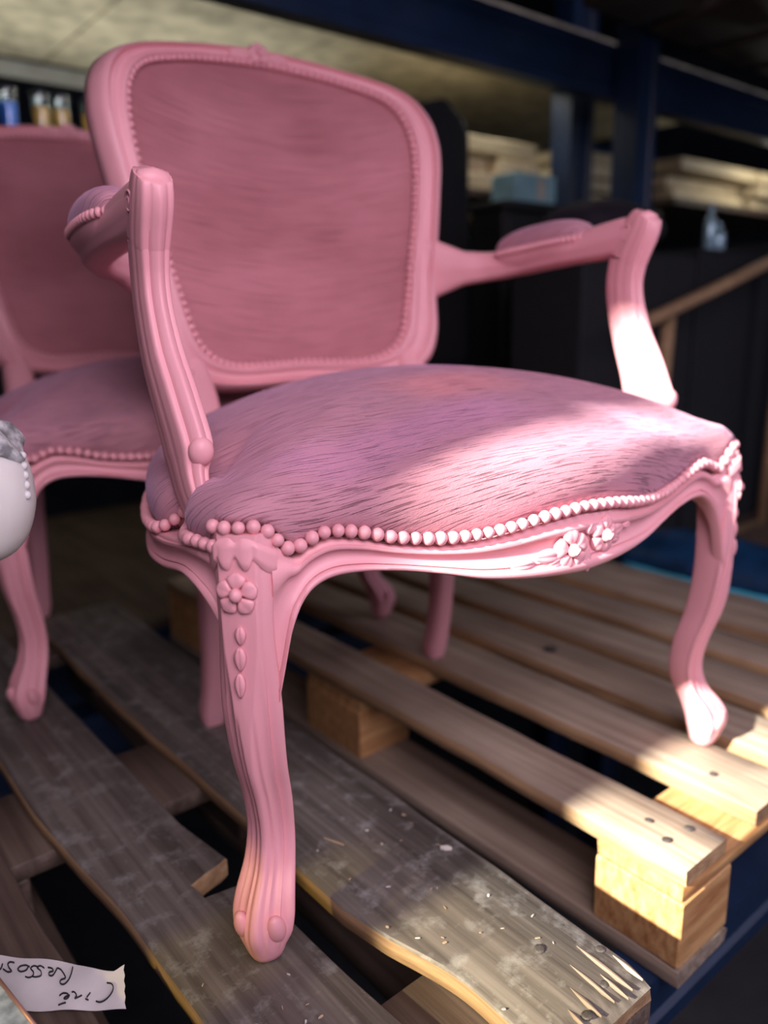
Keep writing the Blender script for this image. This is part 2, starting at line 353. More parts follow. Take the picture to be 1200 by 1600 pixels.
def front_leg(sx, root):
    base, D, T = leg_frame(sx)
    zs = list(np.linspace(0, 0.378, 72)); rings = []
    for z in zs: rings.append([base + D * d + T * t + np.array([0, 0, z]) for d, t in leg_section(z)])
    lg = obj('front_leg', loft(rings), PINK, root, autosmooth=60)
    # scroll lugs on the foot
    for sgn in (-1, 1):
        hz = leg_h(.040); e = unit(D * 0.85 + T * sgn); c = base + D * (leg_s(.040) + .44 * hz) + T * sgn * .60 * hz + np.array([0, 0, .039])
        m = ellipsoid(c, [np.cross(e, (0, 0, 1)), unit(np.array([0, 0, 1]) + 0.25 * D), e], (.0085, .0155, .0070), 18, 10)
        obj('foot_scroll', m, PINK, lg)
    # shell cap on top of the knee
    rows = []; nq = 49
    for j in range(7):
        row = []
        for k in range(nq):
            q = -1 + 2 * k / (nq - 1)
            lobe = abs(abs(q) - 0.23) / 0.19
            zb = 0.3585 - 0.0085 * max(0, 1 - lobe ** 2) ** 0.7 - 0.0125 * sstep(0.45, 1.0, abs(q)) + .002 * math.exp(-(q / .05) ** 2)
            zt = 0.3765 - 0.012 * abs(q) ** 2.2 - 0.004 * math.exp(-(q / 0.09) ** 2)
            z = zt + (zb - zt) * (j / 6)
            h = leg_h(z); s = leg_s(z)
            # follow the truncated section
            th = q * PI / 2 * 0.98; c, t = math.cos(th), math.sin(th); r = (abs(c) ** 1.18 + abs(t) ** 1.18) ** (-1 / 1.18)
            d, tt = c * r * h, t * r * h * .86; lim = 0.50 * h
            if d > lim: d = lim + (d - lim) * 0.08
            o = 0.0020 + 0.0020 * max(0, 1 - lobe ** 2) * (j / 6) if 0 < j < 6 else -0.001
            n_ = unit(D * max(c, 0.25) + T * t)
            row.append(base + D * (s + d) + T * tt + n_ * o + np.array([0, 0, z]))
        rows.append(row)
    obj('leg_cap', loft(rows, cap=False, closed=False), PINK, lg)
    # flower and leaf drop
    mb = MB()
    def surf(z): return base + D * (leg_s(z) + leg_h(z) * (1.0 - 0.52 * sstep(0.17, 0.31, z)) + 0.0022) + np.array([0, 0, z])
    L_PET = .0138; zc = 0.333; c0 = surf(zc); up = unit(surf(zc + .01) - surf(zc - .01)); nr = unit(np.cross(T, up)); nr = nr if nr @ D > 0 else -nr
    for a in (90, 20, 160, -52, -128):
        mb.add(petal(c0, T, up, nr, math.radians(a), L_PET, .0150, .0050, 1.4, 0.03, 0.22))
    mb.add(ellipsoid(c0 + nr * .0025, [T, up, nr], (.0052, .0058, .0052), 12, 8))
    for z0, L, w, off in ((.308, .015, .0085, .0012), (.291, .019, .0095, 0), (.270, .020, .0085, -.0010)):
        c1 = surf(z0); u1 = unit(surf(z0 - .01) - surf(z0)); n1 = unit(np.cross(T, u1)); n1 = n1 if n1 @ D > 0 else -n1
        mb.add(petal(c1 + T * off, u1, T, n1, 0, L, w, .0046, 0.85, 0.12, 0))
    obj('flower_carving', mb.get(), PINK, lg)
    return lg
RAILP = [(0.0, -.006), (.02, .003), (.10, .0058), (.18, .006), (.25, .0035), (.27, .0008), (.30, .0030), (.36, .0010), (.48, -.0012), (.62, -.0008), (.72, .0012), (.74, .0034), (.80, .0046), (.87, .0042), (.89, .0015), (.93, .0015), (1.0, 0.0)]
def front_rail(root):
    rings = []
    for x in np.linspace(-0.2863, 0.2863, 170):
        zt = bead_z(abs(x)) - 0.004; zb = rail_bot(abs(x)); y = rail_front_y(x) - .0045 * sstep(.245, .280, abs(x)); slope = (rail_front_y(x + 1e-3) - rail_front_y(x - 1e-3)) / 2e-3
        n_ = unit((slope, -1, 0))
        hgt = zt - zb; ring = []
        for s_, o in RAILP:
            f = s_
            if hgt > 0.06:   # keep the lower rim at one width where the rail sweeps into the leg
                f = s_ * 0.06 / hgt if s_ <= 0.30 else 0.30 * .06 / hgt + (s_ - .30) / .70 * (1 - .30 * .06 / hgt)
            ring.append(np.array([x, y, zb + f * hgt]) + n_ * o)
        tk = .006 + .018 * (1 - sstep(.235, .275, abs(x))); ring += [np.array([x, y + tk, zt]), np.array([x, y + tk + .002, zb])]
        rings.append(ring)
    r = obj('front_rail', loft(rings), PINK, root, autosmooth=65)
    L_W = .0146; mb = MB()
    def fr(x, z, h=0.0):
        sl = (rail_front_y(x + 1e-3) - rail_front_y(x - 1e-3)) / 2e-3
        return np.array([x, rail_front_y(x), z]), unit((1, sl, 0)), np.array([0, 0, 1.0]), unit((sl, -1, 0))
    for (x, z, rot, k) in ((-.014, .327, 95, 1.28), (.028, .334, 75, 1.15)):
        c, e1, e2, nr = fr(x, z); c = c + nr * .0022
        for j in range(5): mb.add(petal(c, e1, e2, nr, math.radians(rot + 72 * j), .0128 * k, L_W * k, .0066, 1.4, .04, .24))
        mb.add(ellipsoid(c + nr * .004, [e1, e2, nr], (.0064, .0064, .0058), 14, 8))
        mb.add(ellipsoid(c + nr * .0094, [unit(e1 + e2), unit(e2 - e1), nr], (.0040, .0013, .0014), 10, 6))
    for (x, z, a, L, w) in ((-.026, .3235, 176, .026, .0125), (-.024, .320, 196, .017, .010), (-.054, .3205, 181, .022, .0085), (.036, .334, 6, .021, .012), (.037, .330, -16, .015, .009), (.058, .336, 10, .012, .0055), (.004, .326, -80, .022, .011), (.006, .338, 60, .013, .010), (-.004, .330, -112, .020, .010)):
        c, e1, e2, nr = fr(x, z); mb.add(petal(c + nr * .0015, e1, e2, nr, math.radians(a), L * 1.12, w * 1.15, .0056, .8, .22, 0))
    obj('flower_carving', mb.get(), PINK, r)
    return r
side_x = lerp_tab([(-.215, .3075), (-.203, .3135), (-.188, .3185), (-.16, .322), (-.10, .322), (-.03, .312), (.04, .290), (.10, .258), (.15, .222), (.19, .195)])
side_bot = lerp_tab([(-.215, .272), (-.207, .291), (-.193, .314), (-.172, .327), (-.15, .330), (-.10, .322), (-.03, .316), (.06, .322), (.15, .33), (.19, .33)])
side_top = lerp_tab([(-.215, .362), (-.18, .362), (-.10, .352), (-.03, .346), (.06, .352), (.15, .36), (.19, .365)])
def side_rail(sx, root):
    rings = []
    for y in np.linspace(-.212, .188, 110):
        x = side_x(y); zt = side_top(y); zb = side_bot(y); sl = (side_x(y + 1e-3) - side_x(y - 1e-3)) / 2e-3
        n_ = unit((1, -sl, 0)); ring = [np.array([x, y, zb + s_ * (zt - zb)]) + n_ * o for s_, o in RAILP]
        tk = .003 + .020 * sstep(-.205, -.14, y); ring += [np.array([x - tk, y, zt]), np.array([x - tk - .002, y, zb])]
        rings.append([p * np.array([sx, 1, 1]) for p in ring])
    return obj('side_rail', loft(rings), PINK, root, autosmooth=65)
# plan of the cushion (right half, from the middle of the front round to the middle of the back)
def cushion_outline(n=160, notch=True):
    P = [(0, rail_front_y(0)), (.06, rail_front_y(.06)), (.12, rail_front_y(.12)), (.18, rail_front_y(.18)), (.24, rail_front_y(.24)), (.284, -.234), (.310, -.222), (.320, -.195), (.324, -.16), (.322, -.10), (.312, -.03), (.290, .04), (.258, .10), (.222, .15), (.18, .185), (.10, .195), (0, .197)]
    Q = [(-x, y) for x, y in P[1:-1]][::-1]
    S = spline([(x, y, 0) for x, y in P + Q], n, True)[:, :2]
    if notch: S[:, 0] -= np.sign(S[:, 0]) * .036 * np.exp(-((S[:, 1] + .122) / .024) ** 2) * (np.abs(S[:, 0]) > .25)     # cut out round the arm supports
    return S
def edge_z(x, y, notch=True):
    if y < -.21: return bead_z(min(abs(x), .31)) + 0.004
    return side_top(y) + 0.004 + (.030 * math.exp(-((y + .122) / .020) ** 2) if notch else 0)
def seat_cushion(root):
    O = cushion_outline(260); OP = cushion_outline(260, False); C0 = np.array([0, -0.02]); rings = []
    prof = [(0.965, -.006), (0.985, 0.0), (1.000, .008), (1.006, .018), (1.006, .028), (.998, .040), (.983, .050), (.965, .0575), (.93, .0635)]
    zc = 0.479
    def ks(p):
        c = sstep(.10, .30, abs(p[0])) * sstep(.02, -.22, p[1]); sd = sstep(.12, .31, abs(p[0]))
        return .92 - .30 * c - .14 * sd * (1 - c)
    def soft(L, w=16):
        L = np.array(L); k = np.exp(-(np.arange(-3 * w, 3 * w + 1) / w) ** 2 / 2); k /= k.sum()
        return sum(kk * np.roll(L, j) for kk, j in zip(k, range(-3 * w, 3 * w + 1)))
    es = soft([edge_z(*p, False) for p in OP])
    for r, h in prof:
        a = sstep(0, .05, h)
        rings.append([np.array([*(C0 + (p - C0) * r), edge_z(*p) * (1 - a) + e * a + h * ks(p)]) for p, e in zip(O, es)])
    er0 = [e + .0635 * ks(p) for p, e in zip(O, es)]; er1 = list(soft([e + .0635 * ks(p) for p, e in zip(OP, es)], 9)); mean_e = np.mean(er1)
    for r in np.linspace(.88, .04, 26):
        f = r / .93; ring = []; wn = sstep(.62, .93, r)
        for p0, p1, e0, e1 in zip(O, OP, er0, er1):
            p = p0 * wn + p1 * (1 - wn); e = e0 * wn + e1 * (1 - wn)
            z = mean_e + (e - mean_e) * f ** 3 + (zc - mean_e) * (1 - f ** 2.1)
            # the stuffing pulls down around the arm supports
            q = C0 + (p - C0) * r
            dd = math.hypot((abs(q[0]) - .31) / .05, (q[1] + .11) / .07)
            z -= .018 * math.exp(-dd * dd)
            ring.append(np.array([*q, z]))
        rings.append(ring)
    cu = obj('seat_cushion', loft(rings), SEATF, root)
    # the row of round upholstery beads along the front and the sides
    bm_ = mesh_from('bead', *ellipsoid((0, 0, 0), [np.eye(3)[0], np.eye(3)[1], np.eye(3)[2]], (.0056, .0056, .0056), 12, 8), PINK)
    D = cushion_outline(2400); acc = 0.0; last = None; pos = []
    seq = [p for p in D if p[1] < .16]
    # start at the rear left and run along the front to the rear right
    ang = [math.atan2(p[0], -(p[1] - .3)) for p in seq]; seq = [p for _, p in sorted(zip(ang, seq), key=lambda t: t[0])]
    for p in seq:
        z = edge_z(*p) + .0005; q = np.array([p[0], p[1], z])
        if last is None or np.linalg.norm(q - last) >= .0107:
            pos.append(q); last = q
    for q in pos:
        n_ = unit(q[:2] - C0); b = link('bead', bm_, cu); s_ = rng.uniform(.94, 1.06)
        b.location = (q[0] + n_[0] * .0035, q[1] + n_[1] * .0035, q[2]); b.scale = (s_, s_, s_ * rng.uniform(.95, 1.05))
        b.rotation_euler = (0, 0, rng.uniform(0, 6))
    return cu
# back
OUT_H = [(0, .443), (.05, .442), (.09, .442), (.13, .445), (.17, .454), (.197, .474), (.211, .51), (.216, .56), (.222, .61), (.231, .66), (.239, .71), (.245, .75), (.246, .785), (.238, .820), (.215, .850), (.17, .870), (.10, .886), (.05, .893), (0, .896)]
IN_H = [(0, .476), (.06, .474), (.10, .475), (.135, .486), (.157, .510), (.169, .55), (.180, .60), (.191, .65), (.201, .70), (.207, .745), (.207, .785), (.198, .818), (.176, .842), (.135, .857), (.08, .868), (0, .874)]
def full(H): return spline([(x, z, 0) for x, z in H] + [(-x, z, 0) for x, z in H[1:-1]][::-1], 400, True)[:, :2]
def back_y(x, z): return .176 + .226 * (z - .45) + .070 * (1 - min(abs(x) / .245, 1.1) ** 2)
def back_n(x, z):
    e = 1e-3; return unit(((back_y(x + e, z) - back_y(x - e, z)) / (2 * e), -1, (back_y(x, z + e) - back_y(x, z - e)) / (2 * e)))
def polar(P, c, a):
    d = P - c; th = np.arctan2(d[:, 1], d[:, 0]); r = np.hypot(d[:, 0], d[:, 1]); o = np.argsort(th)
    return np.interp(a, np.concatenate([th[o] - 2 * PI, th[o], th[o] + 2 * PI]), np.concatenate([r[o]] * 3))
BC = np.array([0, .67]); ANGS = np.linspace(-PI, PI, 220, endpoint=False)
RO = polar(full(OUT_H), BC, ANGS); RI = polar(full(IN_H), BC, ANGS)
BPROF = [(0, -.012), (.03, -.001), (.09, .005), (.17, .0078), (.25, .0055), (.29, .0012), (.33, .0005), (.37, .0026), (.50, .0010), (.60, .0020), (.64, .0055), (.72, .0085), (.80, .0080), (.86, .004), (.90, 0), (1.0, -.003)]
def bpt(x, z, h): return np.array([x, back_y(x, z), z]) + back_n(x, z) * h
def chair_back(root):
    rings = []
    for a, ro, ri in zip(ANGS, RO, RI):
        e = np.array([math.cos(a), math.sin(a)]); ring = []
        for s_, h in BPROF:
            q = BC + e * (ro + (ri - ro) * s_); ring.append(bpt(q[0], q[1], h))
        for s_, h in ((1.0, -.022), (.7, -.028), (.3, -.030), (.02, -.026)):
            q = BC + e * (ro + (ri - ro) * s_); ring.append(bpt(q[0], q[1], h))
        rings.append(ring)
    fr = obj('back_frame', loft(rings, endless=True), PINK, root, autosmooth=70)
    mb = MB(); c = bpt(0, .887, .006); nr = back_n(0, .887); e1 = np.array([1., 0, 0]); e2 = np.cross(nr, e1); e2 = e2 if e2[2] > 0 else -e2
    for a in (90, 40, 140, 0, 180, -45, -135): mb.add(petal(c, e1, e2, nr, math.radians(a), .014, .013, .007, .75, .12, .15))
    for sg in (1, -1):
        mb.add(petal(bpt(sg * .012, .886, .004), e1 * sg, e2, nr, math.radians(-4), .034, .013, .007, .8, .2, 0))
    mb.add(ellipsoid(c + nr * .004, [e1, e2, nr], (.006, .006, .006), 12, 8))
    obj('crest_carving', mb.get(), PINK, fr)
    for front in (True, False):
        rr = []
        for f in [1.0, .985, .96, .92] + list(np.linspace(.85, .03, 18)):
            ring = []
            for a, ri in zip(ANGS, RI):
                q = BC + np.array([math.cos(a), math.sin(a)]) * ri * f * (1.0 if front else .99)
                ring.append(bpt(q[0], q[1], (-.004 + .015 * (1 - f ** 2.2)) if front else (-.021 - .008 * (1 - f * f))))
            rr.append(ring)
        VF = loft(rr); VF[1].pop(-2); o = obj('back_upholstery' if front else 'back_lining', VF, BACKF, root)
    # the fine bead cord round the upholstery, too small to pick apart
    mb = MB(); last = None
    ah = np.linspace(-PI, PI, 3000)
    rI = np.interp(ah, ANGS, RI, period=2 * PI)
    for a, r in zip(ah, rI):
        q = BC + np.array([math.cos(a), math.sin(a)]) * (r + .002); p = bpt(q[0], q[1], .0015)
        if last is None or np.linalg.norm(p - last) > .0098:
            mb.add(ellipsoid(p, np.eye(3), (.0048, .0048, .0048), 8, 5)); last = p
    t = obj('bead_trim', mb.get(), PINK, root); t['kind'] = 'stuff'
def rear_leg(sx, root):
    P = spline([(.189, .193, 0), (.1885, .190, .02), (.188, .181, .05), (.187, .172, .10), (.186, .166, .18), (.184, .166, .26), (.180, .172, .34), (.174, .197, .41), (.170, .228, .455), (.170, .243, .50)], 40)
    rt = lerp_tab([(0, .0145), (.02, .0175), (.045, .0165), (.1, .0165), (.2, .018), (.3, .021), (.38, .024), (.44, .025), (.52, .012)])
    return obj('rear_leg', sweep([p * np.array([sx, 1, 1]) for p in P], [(rt(p[2]) * 1.02, rt(p[2])) for p in P], 28, (1, 0, 0), 3.0), PINK, root)
STP = [(.303, -.172, .335), (.304, -.158, .358), (.304, -.140, .380), (.302, -.122, .402), (.299, -.112, .425), (.301, -.098, .46), (.303, -.078, .50), (.3035, -.064, .54), (.303, -.060, .57), (.303, -.064, .597)]
STR = [(.015, .024), (.0105, .020), (.0095, .021), (.0120, .027), (.0165, .034), (.0165, .030), (.0155, .0265), (.0140, .0250), (.0138, .0250), (.0148, .0255)]
TOPP = [(.303, -.0642, .5973), (.303, -.072, .614), (.303, -.080, .628), (.303, -.086, .640), (.303, -.090, .647)]
def groove(th, f):
    # sweep(): side axis is x; the front face of the support looks along +-B
    r = 0.0
    for c0 in (-PI / 2, PI / 2):
        d = (th - c0 + PI) % (2 * PI) - PI
        r += .10 * math.exp(-(d / .20) ** 2) - .09 * math.exp(-((abs(d) - .50) / .10) ** 2) + .05 * math.exp(-((abs(d) - .78) / .12) ** 2)
    for c0 in (0, PI):
        d = (th - c0 + PI) % (2 * PI) - PI
        r += -.06 * math.exp(-((abs(d) - .28) / .08) ** 2)
    return r * min(1, f * 4 + .2)
def arm(sx, root):
    mir = lambda P: [np.asarray(p, float) * np.array([sx, 1, 1]) for p in P]
    n = 48; idx = np.linspace(0, len(STP) - 1, n)
    P = spline(STP, n); RW = np.array(STR)
    rad = [(np.interp(i, range(len(STR)), RW[:, 0]), np.interp(i, range(len(STR)), RW[:, 1])) for i in idx]
    su = obj('arm_support', sweep(mir(P), rad, 64, (1, 0, 0), 2.5, groove), PINK, root, autosmooth=70)
    c = np.array([sx * .299, -.143, .428]); d = unit((sx * -.12, -1, .12))
    obj('scroll_ball', MB().add(ellipsoid(c, [np.array([1., 0, 0]), np.array([0, 0, 1.]), d], (.0105, .0125, .0085), 16, 10)).get(), PINK, su)
    # arm with its turned-down front end
    mb = MB()
    P2 = spline(TOPP, 16); r2 = [(.0150 + .0012 * math.sin(PI * i / 15), .0255 * (1 - .35 * (i / 15) ** 2.5)) for i in range(16)]
    mb.add(sweep(mir(P2), r2, 64, (1, 0, 0), 2.5, lambda th, f: groove(th, 1.0)))
    # rolled top of the scroll
    mb.add(sweep(mir([(.2905, -.088, .640), (.293, -.089, .6425), (.303, -.089, .6435), (.313, -.089, .6425), (.3155, -.088, .640)]), [(.004, .004), (.0080, .0085), (.0095, .010), (.0080, .0085), (.004, .004)], 18, (0, 0, 1), 2))
    A = [(.303, -.090, .628), (.303, -.060, .626), (.303, -.02, .621), (.303, .03, .615), (.302, .08, .610), (.297, .13, .606), (.280, .175, .603), (.257, .203, .602), (.235, .225, .602), (.203, .250, .602)]
    AR = [(.0145, .016), (.0160, .0225), (.0180, .0225), (.0205, .0185), (.0205, .0175), (.0185, .0185), (.0165, .0205), (.0165, .024), (.015, .036), (.010, .054)]
    n = 56; PA = spline(A, n); ARa = np.array(AR); ii = np.linspace(0, len(AR) - 1, n)
    ra = [(float(np.interp(i, range(len(AR)), ARa[:, 1])), float(np.interp(i, range(len(AR)), ARa[:, 0]))) for i in ii]
    def ag(th, f):
        r = 0
        for c0 in (-PI / 2, PI / 2):
            d = (th - c0 + PI) % (2 * PI) - PI
            r += -.07 * math.exp(-((abs(d) - .42) / .10) ** 2) + .03 * math.exp(-(d / .2) ** 2)
        return r
    mb.add(sweep(mir(PA), ra, 40, (0, 0, 1), 2.6, ag))
    # carved volute on both cheeks of the scroll
    for s2 in (1, -1):
        sp_ = [np.array([.303 + s2 * .0148, -.070 + (.0105 - .00042 * j) * math.cos(2 * PI * j / 14 + .6), .627 + (.0105 - .00042 * j) * math.sin(2 * PI * j / 14 + .6)]) * np.array([sx, 1, 1]) for j in range(21)]
        mb.add(sweep(sp_, [(.0016, .0013)] * 21, 8, (1, 0, 0)))
    ao = obj('armrest', mb.get(), PINK, root, autosmooth=70)
    # pad
    B = spline([(.303, .000, 0), (.303, .04, 0), (.302, .085, 0), (.297, .130, 0), (.288, .162, 0)], 24); rings = []
    for i, p in enumerate(B):
        t = i / 23; w = .0265 * (max(1 - abs(2 * t - 1) ** 3.2, 0.0)) ** .45 + .001; h = .026 * (max(1 - abs(2 * t - 1) ** 2.6, 0)) ** .6 + .001
        T = unit(B[min(i + 1, 23)] - B[max(i - 1, 0)]); S = np.array([T[1], -T[0], 0]); z0 = .634 - .013 * (t - .1)
        rings.append([(p + S * w * math.cos(2 * PI * k / 28) * (1.0) + np.array([0, 0, z0 - p[2] + (h if math.sin(2 * PI * k / 28) > 0 else .012) * math.copysign(abs(math.sin(2 * PI * k / 28)) ** .8, math.sin(2 * PI * k / 28))])) * np.array([sx, 1, 1]) for k in range(28)])
    pad = obj('arm_pad', loft(rings), SEATF, root)
    mb = MB()
    for i in range(0, 24):
        p = B[i]; t = i / 23; w = .0262 * (max(1 - abs(2 * t - 1) ** 3.2, 0.0)) ** .45 + .001
        T = unit(B[min(i + 1, 23)] - B[max(i - 1, 0)]); S = np.array([T[1], -T[0], 0])
        for s2 in (1, -1): mb.add(ellipsoid((p + S * w * s2 + np.array([0, 0, .6285 - .013 * (t - .1)])) * np.array([sx, 1, 1]), [S, T, np.array([0, 0, 1])], (.0042, .0036, .0048), 8, 6))
    obj('bead_trim', mb.get(), PINK, pad)['kind'] = 'stuff'
    # wooden bed under the pad
    rings = []
    for i, p in enumerate(B):
        t = i / 23; w = .0245 * (max(1 - abs(2 * t - 1) ** 3, 0.0)) ** .5 + .002; z0 = .6225 - .013 * (t - .1)
        T = unit(B[min(i + 1, 23)] - B[max(i - 1, 0)]); S = np.array([T[1], -T[0], 0])
        rings.append([(p + S * w * cx * 1.0 + np.array([0, 0, z0 + zz])) * np.array([sx, 1, 1]) for cx, zz in ((-1, .004), (1, .004), (1.0, -.004), (.7, -.014), (-.7, -.014), (-1.0, -.004))])
    obj('pad_bed', loft(rings), PINK, root, autosmooth=50)
def armchair():
    r = thing('armchair', 'pink painted carved armchair in front, its near foot on the weathered grey board', 'armchair')
    for sx in (-1, 1): front_leg(sx, r)
    front_rail(r)
    for sx in (-1, 1): side_rail(sx, r); rear_leg(sx, r); arm(sx, r)
    obj('back_rail', box(-.19, .19, .168, .190, .315, .372, .003), PINK, r, autosmooth=40)
    seat_cushion(r); chair_back(r)
    return r
ch1 = armchair()
ch2 = copy_tree(ch1)
ch2['label'] = 'second pink armchair in the shade, standing close behind the near carved armchair on the left'
ch1.location = (0, 0, .0012); ch2.location = (-.105, .587, .0012); ch2.rotation_euler = (0, 0, math.radians(3.4))
ch1['group'] = ch2['group'] = 'matching pink armchairs'

# ------------------------------------------------------------------ pallets
def board(v0, v1, u0, u1, z0, z1, wob=.002, nst=22, edges=None, ztop=None, chew=None):
    """a board along u; edges: optional function u -> (v0, v1)"""
    rings = []; r = np.random.RandomState(int(abs(v0 * 977 + u0 * 131 + z0 * 53) * 100) % 9999)
    us = np.linspace(u0, u1, nst) if not isinstance(nst, list) else np.array(nst)
    ph = r.uniform(0, 6, 4)
    for i, u in enumerate(us):
        a, b = (v0, v1) if edges is None else edges(u)
        a += wob * math.sin(u * 9 + ph[0]) + wob * .4 * math.sin(u * 41 + ph[1]); b += wob * math.sin(u * 8 + ph[2]) + wob * .4 * math.sin(u * 37 + ph[3])
        k = .0022; e = .0022 if i in (0, len(us) - 1) else 0
        zt = z1 - (ztop(u) if ztop else 0); uu_a = u; j = (r.uniform(-.002, .002) if i in (0, len(us) - 1) else 0)
        rings.append([(a + e, u + j, z0 + k), (a + k, u, z0 + e), (b - k, u, z0 + e), (b - e, u - j, z0 + k), (b - e, u + j, zt - k), (b - k, u, zt - e), ((a + b) / 2, u, zt - e + .0004), (a + k, u, zt - e), (a + e, u - j, zt - k)])
    return loft(rings)
def cross_board(v0, v1, u0, u1, z0, z1):
    V, Fc = board(u0, u1, v0, v1, z0, z1, .001, 12); return [(y, x, z) for x, y, z in V], Fc
nail_me = mesh_from('nail', *MB().add(loft([[(r * math.cos(2 * PI * k / 14), r * math.sin(2 * PI * k / 14), z) for k in range(14)] for r, z in ((.002, -.006), (.002, .0008), (.0050, .0012), (.0054, .0022), (.0046, .0032), (.002, .0035))])).get(), NAIL, autosmooth=50)
def nails(root, pts):
    for v, u, z, s in pts:
        o = link('nail', nail_me, root); o.location = (v, u, z); o.scale = (s, s, s); o.rotation_euler = (rng.uniform(-.2, .2), rng.uniform(-.2, .2), rng.uniform(0, 6))
def raw_sides(o, m):
    if not m: return
    o.data.materials.append(m)
    for p in o.data.polygons:
        if abs(p.normal.z) < .5: p.material_index = 1
def pallet(label, v0, u0, tops, mtop, mblock, mbot, blk=.145, special=None, raw=None):
    r = thing('pallet', label, 'pallet', (0, 0, 0), ANG, 'wooden pallets on the rack shelf'); v1 = v0 + .8; u1 = u0 + 1.2
    for i, (a, b) in enumerate(tops):
        kw = special(i) if special else {}
        mt = mtop[i] if isinstance(mtop, list) else mtop
        kw.setdefault('nst', 26)
        tb = obj('top_board', board(a, b, u0 + rng.uniform(-.004, .004), u1 + rng.uniform(-.004, .004), -.022, 0, **kw), mt, r, autosmooth=45); raw_sides(tb, raw)
    for ci, c in enumerate((u0 + blk / 2, u0 + .6, u0 + 1.1275)):
        hl = blk / 2 if ci == 0 else .0725
        obj('stringer_board', cross_board(v0 + .004, v1 - .004, c - hl, c + hl, -.044, -.0222), mblock, r, autosmooth=45); raw_sides(list(r.children)[-1], raw)
        for bv in (v0 + .052, v0 + .4, v1 - .052):
            obj('block', box(bv - .0495, bv + .0495, c - hl + .001, c + hl - .001, -.122, -.0442, .0018), mblock, r, smooth=False)
    for bv, w in ((v0 + .05, .05), (v0 + .4, .07), (v1 - .05, .05)):
        obj('bottom_board', board(bv - w, bv + w, u0, u1, -.144, -.1222, .001), mbot, r, autosmooth=45)
    return r
U0L, U0R = -.418, -.366
def fl_edges(u):      # near board under the front foot, with a waney bite in its right edge
    b = -.302 + .016 * sstep(.05, -.10, u) + .008 * sstep(-.15, -.35, u)
    if -.098 < u < -.052: b -= .046 * sstep(-.098, -.090, u) * (1 - sstep(-.066, -.052, u))
    return (-.398 - .020 * sstep(-.1, .2, u), b)
def nb_edges(u): return (-.243 + .030 * sstep(-.16, -.34, u), -.090 - .004 * sstep(-.3, -.42, u))
fine = list(np.linspace(U0L, -.12, 16)) + [-.110, -.100, -.098, -.094, -.090, -.086, -.082, -.078, -.072, -.066, -.060, -.056, -.052, -.048] + list(np.linspace(-.03, .782, 14))
def spL(i):
    if i == 0: return dict(edges=nb_edges, nst=list(np.linspace(U0L, -.25, 20)) + list(np.linspace(-.24, .782, 20)), wob=.0025, ztop=lambda u: .006 * sstep(-.39, -.418, u))
    if i == 1: return dict(edges=fl_edges, nst=fine, wob=.0012)
    return dict(wob=.003)
pl = pallet('weathered dark grey pallet on the left with nails in its end board', -.89, U0L, [(-.238, -.09), (-.398, -.296), (-.61, -.462), (-.745, -.645), (-.888, -.775)], [WGREY, WDARK, WBROWN, WBROWN, WBROWN], WBROWN, WBROWN, special=spL, raw=WRAW)
nails(pl, [(-.143, -.338, 0, .85), (-.103, -.372, -.001, .82), (-.166, -.405, -.001, .85), (-.130, -.395, -.002, .7)])
pr = pallet('pale pine pallet on the right under the far feet of the near armchair', .045, U0R, [(.045, .125), (.19, .285), (.318, .405), (.440, .528), (.565, .650), (.69, .845)], WLIGHT, WEDGE, WLIGHT, blk=.106, raw=WRAW)
nails(pr, [(.07, -.33, 0, .9), (.105, -.335, 0, .9), (.085, -.30, 0, .9), (.22, -.30, 0, .9), (.36, .055, 0, 2.0)])

for v, u, L, w in ((-.118, -.385, .060, .0055), (-.139, -.388, .048, .004), (-.158, -.396, .034, .0045), (-.103, -.398, .032, .004), (-.176, -.402, .022, .003), (-.128, -.402, .030, .003)):   # slivers torn up along the weathered end
    V = [np.array([v + w * .5 * math.sin(PI * t) * k + .003 * t, u + L * (t - .5), .0006 + .0016 * math.sin(PI * t) * (1 - abs(k))]) for t in np.linspace(0.02, .98, 9) for k in (-1, -.3, .4, 1)]
    V += [p - np.array([0, 0, .002]) for p in V]; n_ = 36; Fc = []
    for i in range(8):
        for k in range(3):
            a = i * 4 + k; Fc += [(a, a + 1, a + 5, a + 4), (n_ + a, n_ + a + 4, n_ + a + 5, n_ + a + 1)]
        Fc += [(i * 4, i * 4 + 4, n_ + i * 4 + 4, n_ + i * 4), (i * 4 + 3, n_ + i * 4 + 3, n_ + i * 4 + 7, i * 4 + 7)]
    obj('sliver', (V, Fc), WLIGHT, pl, smooth=False)

# splinters and flakes lying on the near boards
CH = [mat_flat('pale_chip', (0.62, 0.58, 0.50), .7), mat_flat('tan_chip', (0.45, 0.33, 0.20), .7)]
def chip(name, v, u, L, w, rot, m, label, cat, group=None, z=0.0012):
    V = [(-L / 2, -w * .3, 0), (-L * .1, -w / 2, 0), (L / 2, -w * .15, 0), (L * .45, w * .3, 0), (0, w / 2, 0), (-L * .45, w * .25, 0)]
    t = min(w * .5, .0018); P = [(x, y, 0) for x, y, _ in V] + [(x * .92, y * .9, t * (1 + .4 * math.sin(i))) for i, (x, y, _) in enumerate(V)]
    Fc = [tuple(range(5, -1, -1)), tuple(range(6, 12))] + [(i, (i + 1) % 6, 6 + (i + 1) % 6, 6 + i) for i in range(6)]
    o = obj(name, (P, Fc), m, smooth=False); p = hall(v, u, z); o.location = p; o.rotation_euler = (0, 0, ANG + rot); tag(o, label, cat, group); return o
chip('wood_splinter', -.193, -.105, .026, .0018, math.radians(112), CH[1], 'thin straight wooden splinter lying across the weathered board beside the near leg', 'splinter')
